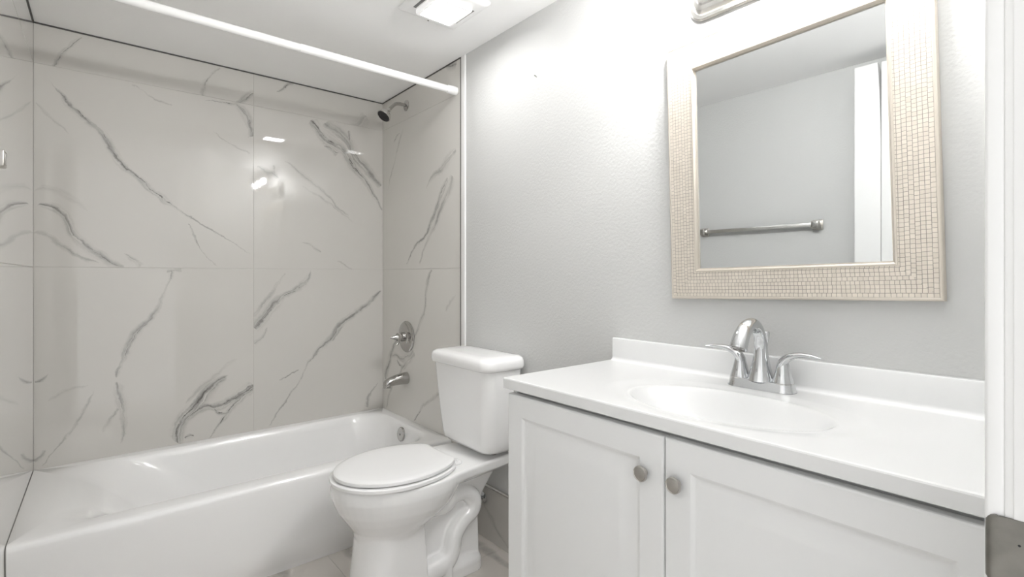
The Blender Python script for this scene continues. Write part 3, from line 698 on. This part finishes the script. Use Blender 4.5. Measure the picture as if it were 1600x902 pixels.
# seat ring and closed lid
def seat_outline(z, i, a0, a1, am, hw, hb, n=40):
    """rounded oval cut straight across at the hinge end, where it is 2 * hb wide"""
    ab = (am - a0) / math.sqrt(1 - (hb / hw) ** 2)
    half = []
    t0 = math.acos(max(-1, -(am - a0) / ab))
    for k in range(n + 1):
        t = t0 * k / n
        c, s_ = math.cos(t), math.sin(t)
        half.append((am + (a1 - am) * c if c > 0 else am + ab * c, hw * s_))
    half[-1] = (half[-1][0] + .004, half[-1][1] - .001)
    half.append((a0, hb - .005))
    pts = half + [(a, -y) for a, y in reversed(half)][:-1]
    out = []
    for a, y in pts:
        v = Vector((a - (a0 + a1) / 2, y)); v *= 1 - i / max(v.length, .01)
        out.append((-(v.x + (a0 + a1) / 2), v.y, z))
    return out
def seat_ring(z, i):
    return seat_outline(z - .005, i, .292, .718, .495, .191, .116)
bm = BM()
loft(bm, [seat_ring(.4420, .030), seat_ring(.4456, .030), seat_ring(.4462, .001), seat_ring(.451, 0), seat_ring(.4565, .001), seat_ring(.4580, .004), seat_ring(.4585, .012)])
obj('seat', bm, M['plastic'], toilet, smooth=40)
def lid_ring(z, i):
    return seat_outline(z - .005, i, .290, .706, .485, .181, .104)
bm = BM()
loft(bm, [lid_ring(.4590, .035), lid_ring(.4634, .035), lid_ring(.4638, .001), lid_ring(.469, 0), lid_ring(.4745, .0015), lid_ring(.478, .007), lid_ring(.480, .022), lid_ring(.4815, .06), lid_ring(.482, .12)])
obj('seat_lid', bm, M['plastic'], toilet, smooth=40)
for b in (-.078, .078):
    bm = BM()
    box(bm, -.300, -.255, b - .019, b + .019, .4365, .4515, .005, 3)
    tube(bm, [(-.288, b - .024, .453), (-.288, b + .024, .453)], .0085, n=14, sub=1, side=(0, 0, 1))
    obj('hinge', bm, M['plastic'], toilet)

# shut-off valve behind the toilet
valve = thing('supply_valve', 'small chrome water shut-off valve behind the toilet', 'valve', (W - .010, 1.80, .175))
bm = BM()
lathe(bm, [(0, .026), (.003, .026), (.007, .016), (.008, .010)], (0, 0, 0), (-1, 0, 0), 24); obj('escutcheon', bm, M['chrome'], valve)
bm = BM()
lathe(bm, [(.004, .008), (.040, .008), (.040, .012), (.060, .012), (.060, .006)], (0, 0, 0), (-1, 0, 0), 20)
lathe(bm, [(0, .008), (.030, .008), (.030, .011), (.040, .011)], (-.05, 0, 0), (0, 0, 1), 16); obj('valve_body', bm, M['chrome'], valve)
bm = BM()
rings = []
for d, k in ((0, .6), (.003, 1), (.010, 1), (.013, .7)):
    rings.append([(-.062 - d, .010 * k * math.cos(2 * math.pi * q / 24), .020 * k * math.sin(2 * math.pi * q / 24)) for q in range(24)])
loft(bm, rings); obj('handle', bm, M['darkchrome'], valve)
bm = BM()
tube(bm, [(-.05, 0, .040), (-.05, .008, .09), (-.045, .045, .16), (-.05, .068, .22), (-.06, .070, .279)], .006, n=12, sub=6, side=(1, 0, 0)); obj('supply_hose', bm, M['lightnickel'], valve)

# ------------------------------------------------------------------ vanity
VY0, VY1, VGAP = F + 0.0145, 1.060, 0.5735
VF = 0.868      # front of the doors
cab = thing('vanity_cabinet', 'white vanity cabinet with two raised-panel doors under the sink top', 'cabinet', (1.1, (VY0 + VY1) / 2, 0))
cx_, cy_ = 1.1, (VY0 + VY1) / 2
bm = BM()
xb = W - .002 - cx_
xf = VF + .0205 - cx_
y0, y1 = VY0 - cy_, VY1 - cy_
box(bm, xf, xb, y1 - .016, y1, 0, .8505, .001, 1)
box(bm, xf, xb, y0, y0 + .016, 0, .8505, .001, 1)
box(bm, xf + .055, xf + .070, y0 + .016, y1 - .016, 0, .10)
box(bm, xf + .0, xb, y0 + .016, y1 - .016, .10, .116)
box(bm, xb - .006, xb, y0 + .016, y1 - .016, .116, .8505)
box(bm, xf + .020, xf + .031, y0 + .016, y1 - .016, .765, .8505)
box(bm, xf, xf + .018, VGAP - .025 - cy_, VGAP + .025 - cy_, .116, .765)
obj('carcass', bm, M['cabinet'], cab, smooth=30)
def door_panel(ya, yb, z0, z1, knob_y, knob_z):
    bm = BM()
    def q(i, d):
        return [(VF + d - cx_, ya + i - cy_, z0 + i), (VF + d - cx_, yb - i - cy_, z0 + i), (VF + d - cx_, yb - i - cy_, z1 - i), (VF + d - cx_, ya + i - cy_, z1 - i)]
    rings = [q(0, .0195), q(0, .004), q(.0012, .0012), q(.004, 0), q(.055, 0), q(.0575, .0010), q(.061, .0040), q(.0645, .0062), q(.068, .0070), q(.073, .0068), q(.102, .0012), q(.106, .0003), q(.111, .0)]
    loft(bm, rings)
    d = obj('door', bm, M['cabinet'], cab, smooth=20)
    bm = BM()
    lathe(bm, [(0, .0085), (.002, .008), (.005, .006), (.008, .006), (.0095, .010), (.0105, .0146), (.0130, .0160), (.0160, .0158), (.0178, .0148), (.0180, .0136), (.0173, .0128), (.0186, .008), (.0191, .001)], (VF - cx_, knob_y - cy_, knob_z), (-1, 0, 0), 36)
    obj('knob', bm, M['nickel'], d)['label'] = 'round brushed nickel knob'
    return d
door_panel(VGAP + .0018, VY1 - .001, .11, .838, .6195, .755)
door_panel(VY0 + .002, VGAP - .0018, .11, .838, .5440, .755)

# sink top with integral oval basin and backsplash
top = thing('sink_counter', 'glossy white vanity top with an integral oval sink', 'vanity top', (1.1, (VY0 + VY1) / 2, .852))
CF, CZ = .859, .880
TY0, TY1 = F + 0.0005, 1.0685
SX, SY, SA, SB = 1.055, .556, .138, .222
def basin(x, y):
    r = math.sqrt(((x - SX) / SA) ** 2 + ((y - SY) / SB) ** 2)
    z = 0.0
    if r < 1.0:
        z -= .110 * (1 - r ** 2.4) ** 1.3
    if r < 1.30:
        t = (1.30 - r) / .30
        t = max(0, min(1, t)); z -= .0045 * t * t * (3 - 2 * t)
    return z
xs = [CF + .004 + i * (1.296 - CF - .004) / 120 for i in range(121)]
prof = [(CF + .0008, .852), (CF, .8535), (CF, .8765), (CF + .0012, .8790)] + [(x, CZ) for x in xs]
for k in range(1, 8):
    a = R(-90 + 90 * k / 8); prof.append((1.3095 + .0115 * math.cos(a), CZ + .0115 + .0115 * math.sin(a)))
prof += [(1.321, .8915), (1.321, .9470), (1.3222, .9500), (1.3250, .9515), (W - .001, .9515)]
NY = 240
bm = BM()
ys = [TY0 + .0008 + (TY1 - TY0 - .0016) * j / NY for j in range(NY + 1)]
oz = .852
grid = []
for y in ys:
    grid.append([bm.verts.new((x - 1.1, y - cy_, z - oz + (basin(x, y) if abs(z - CZ) < 1e-6 else 0))) for x, z in prof])
under = []
for y in ys:
    row = []
    for i in range(0, 121, 3):
        x = xs[i]
        row.append(bm.verts.new((x - 1.1, y - cy_, min(0.0005, CZ - oz + basin(x, y) - .012))))
    row.append(bm.verts.new((W - .001 - 1.1, y - cy_, 0)))
    under.append(row)
for a, b in zip(grid, grid[1:]):
    for i in range(len(a) - 1):
        bm.faces.new((a[i], a[i + 1], b[i + 1], b[i]))
for a, b in zip(under, under[1:]):
    for i in range(len(a) - 1):
        bm.faces.new((a[i], b[i], b[i + 1], a[i + 1]))
for k in (0, -1):
    bm.faces.new(grid[k] + list(reversed(under[k])))
for a, b in zip(range(NY), range(1, NY + 1)):
    bm.faces.new((grid[a][0], grid[b][0], under[b][0], under[a][0]))
    bm.faces.new((grid[a][-1], grid[b][-1], under[b][-1], under[a][-1]))
obj('sink_slab', bm, M['marble_top'], top, smooth=24)
bm = BM()
lathe(bm, [(0, .021), (.003, .021), (.004, .016), (.002, .013), (.005, .012), (.006, .002)], (SX - 1.1, SY - cy_, CZ - oz - .1175), (0, 0, 1), 24)
obj('drain', bm, M['chrome'], top)['label'] = 'chrome pop-up drain'

# ------------------------------------------------------------------ faucet
FX, FY, FZ = 1.262, .5605, .8802
fau = thing('faucet', 'chrome two-handle faucet with arched spout on the vanity top', 'faucet', (FX, FY, FZ))
bm = BM()
def st(hx, hy, z):
    return [(x, y, z) for x, y in rrect(-hx, hx, -hy, hy, hx * .98, 10)]
loft(bm, [st(.0285, .0805, 0), st(.0285, .0805, .003), st(.0265, .0785, .0055), st(.0235, .0755, .020), st(.0220, .0740, .0225)])
obj('base_plate', bm, M['chrome'], fau, smooth=40)
bm = BM()
tube(bm, [(0, 0, .020), (0, 0, .034), (0, 0, .060), (-.0005, 0, .090), (-.006, 0, .122), (-.022, 0, .148), (-.046, 0, .1595), (-.073, 0, .1555), (-.096, 0, .139), (-.112, 0, .116), (-.1165, 0, .107)],
     [.0320, .0270, .0205, .0160, .0143, .0143, .0150, .0162, .0178, .0195, .0200], n=28, sub=6, side=(0, 1, 0))
sp = obj('spout', bm, M['chrome'], fau, smooth=50)
bm = BM()
lathe(bm, [(0, .0150), (.002, .0150), (.002, .011), (.0005, .011)], (-.1165, 0, .107), (-.45, 0, -.9), 24)
obj('aerator', bm, M['darkchrome'], sp)
for sgn in (-1, 1):
    bm = BM()
    lathe(bm, [(.0205, .0235), (.024, .0235), (.030, .0215), (.045, .0175), (.060, .0140), (.070, .0120), (.0765, .0085), (.079, .003)], (0, sgn * .0515, 0), (0, 0, 1), 28)
    tube(bm, [(0, sgn * .048, .058), (-.001, sgn * .053, .072), (-.003, sgn * .066, .0840), (-.006, sgn * .088, .0915), (-.009, sgn * .112, .0925), (-.012, sgn * .137, .0900)], [.010, .0105, .0088, .0066, .0050, .0025], n=18, sub=6, side=(1, 0, 0), flat=1.35)
    h = obj('handle', bm, M['chrome'], fau, smooth=50)
    bm = BM(); lathe(bm, [(.0195, .0240), (.0225, .0240)], (0, sgn * .0515, 0), (0, 0, 1), 28); obj('ring', bm, M['darkchrome'], h)
bm = BM()
lathe(bm, [(.018, .003), (.100, .003), (.101, .0042), (.110, .0042), (.120, .0070), (.134, .0082), (.137, .007)], (.028, 0, 0), (0, 0, 1), 16)
obj('lift_rod', bm, M['chrome'], fau)

# ------------------------------------------------------------------ wall mirror
mir = thing('wall_mirror', 'wall mirror in a champagne mosaic frame above the vanity', 'mirror', (W - .0008, .5445, 1.4655))
MW, MH, FW = .624, .739, .0845
base_rot = Matrix(((0, 0, -1), (-1, 0, 0), (0, 1, 0)))
rot = base_rot.to_4x4() @ Matrix.Rotation(R(1.45), 4, 'Z')
mir.matrix_world = Matrix.Translation((W - .0008, .5445, 1.4655)) @ rot
# profile across a rail: (distance in from the outer edge, height off the wall, is it mosaic)
fp = [(0, 0), (0, .017), (.0012, .0205), (.0035, .0220), (.006, .0220), (.0075, .0212), (FW - .009, .0195), (FW - .008, .0205), (FW - .0045, .0205), (FW - .003, .0190), (FW, .012), (FW, .004)]
bm = BM()
uvl = bm.loops.layers.uv.new('UVMap')
corners = [(-1, -1), (1, -1), (1, 1), (-1, 1)]
for i in range(4):
    ca, cb = corners[i], corners[(i + 1) % 4]
    va = [bm.verts.new((ca[0] * (MW / 2 - d), ca[1] * (MH / 2 - d), h)) for d, h in fp]
    vb = [bm.verts.new((cb[0] * (MW / 2 - d), cb[1] * (MH / 2 - d), h)) for d, h in fp]
    ln = MW if i % 2 == 0 else MH
    for k in range(len(fp) - 1):
        f = bm.faces.new((va[k], vb[k], vb[k + 1], va[k + 1]))
        f.material_index = 0 if k in (5,) else 1
        uv4 = ((fp[k][0], fp[k][0]), (ln - fp[k][0], fp[k][0]), (ln - fp[k + 1][0], fp[k + 1][0]), (fp[k + 1][0], fp[k + 1][0]))
        for lp, (u, v) in zip(f.loops, uv4):
            lp[uvl].uv = (u + i * .137, v - .0075)
fr = obj('frame', bm, [M['mosaic'], M['champagne']], mir, smooth=25)
bm = BM()
gw, gh = MW / 2 - FW + .0035, MH / 2 - FW + .0035
box(bm, -gw, gw, -gh, gh, .003, .0075)
obj('glass', bm, M['mirror'], mir, smooth=0)['label'] = 'silvered mirror glass'
bm = BM()
for i in range(4):
    ca, cb = corners[i], corners[(i + 1) % 4]
    a = [(FW - .001, .0125), (FW + .0012, .0125), (FW + .0018, .009), (FW + .0018, .0076)]
    va = [bm.verts.new((ca[0] * (MW / 2 - d), ca[1] * (MH / 2 - d), h)) for d, h in a]
    vb = [bm.verts.new((cb[0] * (MW / 2 - d), cb[1] * (MH / 2 - d), h)) for d, h in a]
    for k in range(3):
        bm.faces.new((va[k], vb[k], vb[k + 1], va[k + 1]))
obj('inner_lip', bm, M['champagne'], mir, smooth=0)

# ------------------------------------------------------------------ vanity light
vl = thing('vanity_light', 'brushed nickel vanity light bar fixed above the mirror', 'light fixture', (W, .558, 1.945))
bm = BM()
def plate(i, d, r):
    return [(-d, y, z) for y, z in rrect(-.238 + i, .238 - i, -.064 + i, .064 - i, r, 10)]
loft(bm, [plate(0, .0005, .045), plate(0, .008, .045), plate(.004, .012, .042), plate(.012, .013, .036), plate(.015, .018, .034), plate(.022, .026, .030), plate(.032, .029, .024), plate(.036, .034, .022), plate(.046, .037, .016)])
obj('backplate', bm, M['lightnickel'], vl, smooth=25)
for dy in (-.148, 0, .148):
    ax = (0, 0, 1)
    o3 = (-.150, dy, .002)
    bm = BM()
    tube(bm, [(-.034, dy, .004), (-.085, dy, -.006), (-.138, dy, -.003), (-.150, dy, .010)], .0075, n=16, sub=6, side=(0, 1, 0))
    lathe(bm, [(.002, .010), (.006, .0215), (.013, .0225), (.020, .0215), (.022, .014), (.032, .0135), (.034, .010)], o3, ax, 24)
    obj('arm', bm, M['lightnickel'], vl)
    bm = BM()
    lathe(bm, [(.018, .0215), (.022, .030), (.045, .042), (.085, .047), (.125, .050), (.1245, .0485), (.085, .0455), (.045, .0405), (.023, .0285)], o3, ax, 28, cap0=False, cap1=False)
    sh = obj('shade', bm, M['glass'], vl, smooth=60)
    bm = BM()
    lathe(bm, [(.033, .009), (.039, .010), (.047, .0155), (.057, .0195), (.067, .0205), (.077, .0185), (.085, .013), (.089, .003)], o3, ax, 24)
    obj('bulb', bm, M['bulb'], sh, smooth=60)['label'] = 'lit white bulb'

# ------------------------------------------------------------------ ceiling fan light
FCX, FCY = 1.035, 1.648
fan = thing('exhaust_fan_light', 'square white bathroom fan with a lit lens on the ceiling', 'ceiling fan light', (FCX, FCY, H))
bm = BM()
def pl(h, z, r, ox_=0, oy_=0):
    return [(x + ox_, y + oy_, z) for x, y in rrect(-h, h, -h, h, r, 6)]
loft(bm, [pl(.130, -.0005, .012), pl(.130, -.004, .012), pl(.126, -.009, .012), pl(.112, -.014, .010), pl(.106, -.0145, .010)])
obj('grille', bm, M['grille'], fan, smooth=35)
for s in (-1, 1):
    bm = BM()
    box(bm, s * .092 - .006, s * .092 + .006, -.062, .062, -.0152, -.0140)
    obj('vent_slot', bm, M['shadowgap'], fan, smooth=0)['label'] = 'vent slot, its shade painted as a dark strip'
bm = BM()
loft(bm, [pl(.080, -.013, .010), pl(.080, -.026, .010), pl(.077, -.031, .009), pl(.067, -.032, .006), pl(.0655, -.0225, .006)])
obj('lens_frame', bm, M['lensframe'], fan, smooth=35)
bm = BM()
loft(bm, [pl(.0650, -.0205, .006), pl(.0648, -.0235, .006), pl(.058, -.0245, .004)])
obj('lens', bm, M['lens'], fan, smooth=35)['label'] = 'bright lit square lens'
bm = BM()
lathe(bm, [(0, .0035), (.002, .003), (.0025, .001)], (.0, .118, -.0125), (0, 0, -1), 12)
obj('screw', bm, M['darkchrome'], fan)

# ------------------------------------------------------------------ shower fittings
sh = thing('shower_fixture', 'chrome shower head on a bent arm high on the tiled wall', 'shower head', (W, 2.527, 2.10))
bm = BM(); lathe(bm, [(0.0003, .030), (.002, .030), (.006, .024), (.010, .014), (.010, .010)], (0, 0, 0), (-1, 0, 0), 28); obj('wall_flange', bm, M['darkchrome'], sh)
bm = BM(); tube(bm, [(-.004, 0, 0), (-.045, 0, 0), (-.066, 0, -.006), (-.084, 0, -.022), (-.108, 0, -.049)], .0095, n=18, sub=6, side=(0, 1, 0)); obj('arm', bm, M['darkchrome'], sh)
hd = Vector((-.62, -.10, -.78)).normalized()
bm = BM(); lathe(bm, [(-.004, .010), (.004, .0125), (.014, .0135), (.018, .016), (.026, .025), (.040, .035), (.052, .0385), (.056, .0385), (.058, .0365), (.0565, .0345)], (-.104, 0, -.045), hd, 32); hb = obj('head', bm, M['lightnickel'], sh)
bm = BM(); lathe(bm, [(.0560, .0343), (.0580, .0335), (.0572, .020), (.0585, .018), (.0590, .002)], (-.104, 0, -.045), hd, 28); obj('spray_face', bm, M['black'], hb)['label'] = 'black spray face'

vv = thing('shower_valve', 'round chrome shower valve with a pointed handle above the tub spout', 'shower valve', (W, 2.520, .819))
bm = BM(); lathe(bm, [(.0003, .086), (.004, .0865), (.009, .082), (.012, .074), (.0125, .040), (.018, .034), (.020, .028)], (0, 0, 0), (-1, 0, 0), 44); obj('plate', bm, M['darkchrome'], vv)
bm = BM()
lathe(bm, [(.015, .0255), (.040, .0250), (.042, .021), (.048, .021), (.050, .024), (.058, .024), (.060, .018), (.068, .0145), (.085, .009), (.098, .0045), (.100, .002)], (0, 0, 0), (-1, 0, 0), 28)
tube(bm, [(-.052, 0, -.016), (-.056, 0, -.032), (-.062, 0, -.040)], [.008, .007, .0075], n=14, sub=4, side=(0, 1, 0))
obj('handle', bm, M['darkchrome'], vv, smooth=35)

tp = thing('tub_spout', 'chrome tub spout low on the tiled wall over the bathtub', 'tub spout', (W, 2.520, .590))
bm = BM()
rings = []
for d, zc, ry, rz in ((.0005, 0, .031, .033), (.006, 0, .0315, .0335), (.04, -.001, .029, .031), (.08, -.005, .0265, .027), (.11, -.011, .0245, .0245), (.128, -.018, .0225, .0215), (.136, -.024, .019, .016), (.138, -.027, .012, .009)):
    rings.append([(-d, ry * math.cos(2 * math.pi * k / 28), zc + rz * math.sin(2 * math.pi * k / 28)) for k in range(28)])
loft(bm, rings)
lathe(bm, [(0, .017), (.014, .0165), (.014, .012), (.010, .012)], (-.112, 0, -.026), (-.15, 0, -1), 22)
obj('spout_body', bm, M['darkchrome'], tp, smooth=50)

# ------------------------------------------------------------------ curtain rod
rod = thing('shower_curtain_rod', 'white shower curtain rod spanning the tub below the ceiling', 'curtain rod', (0, 2.030, 2.040))
bm = BM(); LR = L - SLANT * (D - 2.030)
bm.free(); bm = BM(); tube(bm, [(LR + .004, 0, 0), (W - .004, 0, 0)], .0150, n=24, sub=1, side=(0, 1, 0)); obj('pole', bm, M['rod'], rod, smooth=60)
bm = BM(); tube(bm, [(.62, 0, 0), (W - .055, 0, 0)], .0165, n=24, sub=1, side=(0, 1, 0)); obj('sleeve', bm, M['rod'], rod, smooth=60)
for x, s in ((LR, 1), (W, -1)):
    bm = BM(); lathe(bm, [(.0005, .020), (.010, .0205), (.048, .0195), (.052, .016)], (x, 0, 0), (s, 0, 0), 24); obj('end_cap', bm, M['rod'], rod, smooth=40)

# ------------------------------------------------------------------ towel bar, hook, strike plate
tb = thing('towel_bar', 'chrome towel bar with square posts on the left wall', 'towel bar', (L - SLANT * (D - 1.295), 1.295, 1.418))
tb.rotation_euler = (0, 0, -SLANT)
for y in (-.305, .310):
    bm = BM()
    box(bm, .0003, .006, y - .025, y + .025, -.026, .026, .0025, 3)
    box(bm, .006, .052, y - .018, y + .018, -.019, .019, .003, 3)
    p = obj('post', bm, M['nickel'], tb)
    bm = BM()
    box(bm, .0515, .0528, y - .012, y + .012, -.013, .013, .0008, 2)
    obj('post_face', bm, M['darkchrome'], p)
bm = BM(); box(bm, .024, .040, -.287, .292, -.0105, .0105, .002, 2); obj('bar', bm, M['lightnickel'], tb)

hk = thing('wall_hook', 'tiny dark curved wire hook on the grey wall', 'hook', (W, 1.463, 1.940))
bm = BM()
tube(bm, [(.001, .006, .002), (-.004, .006, .003), (-.006, .001, .002), (-.006, -.005, -.003), (-.005, -.007, -.008)], .0015, n=10, sub=5, side=(0, 0, 1))
obj('wire', bm, M['darkchrome'], hk)

sp_ = thing('strike_plate', 'worn metal strike plate on the white door jamb', 'strike plate', (DX1, F, .92))
bm = BM()
# plate with a lip rolled over the edge of the jamb
xs_ = [(-.0016, -.034), (-.0016, -.010), (-.0016, .004), (-.0014, .0085), (-.0004, .0115), (.0016, .0130), (.0036, .0132)]
def strike(z, cut):
    return [(x, min(y, .0150) if not cut else y, z) for x, y in xs_]
zz = [(-.0300, .0060), (-.0292, .0034), (-.0275, .0014), (-.0245, 0), (.0235, 0), (.0268, .0014), (.0288, .0034), (.0300, .0060)]
rows_ = []
for z, c in zz:
    front, backs = [], []
    for k, (x, y) in enumerate(xs_):
        if k >= 3: y -= c
        x = min(x, x) if k < 3 else x - c * .25
        front.append((x, y, z))
    for k, (x, y) in enumerate(reversed(xs_)):
        kk = len(xs_) - 1 - k
        if kk >= 3: y -= c
        x = x if kk < 3 else x - c * .25
        nx, ny = (.0012, -.0002) if kk < 3 else (.0008, -.0010)
        backs.append((x + nx, y + ny, z))
    rows_.append(front + backs)
loft(bm, rows_)
obj('plate', bm, M['worn'], sp_, smooth=40)
bm = BM(); lathe(bm, [(0, .0010), (.0003, .0009), (.0004, .0002)], (-.0016, -.0085, .009), (-1, 0, 0), 14); obj('screw_hole', bm, M['black'], sp_)
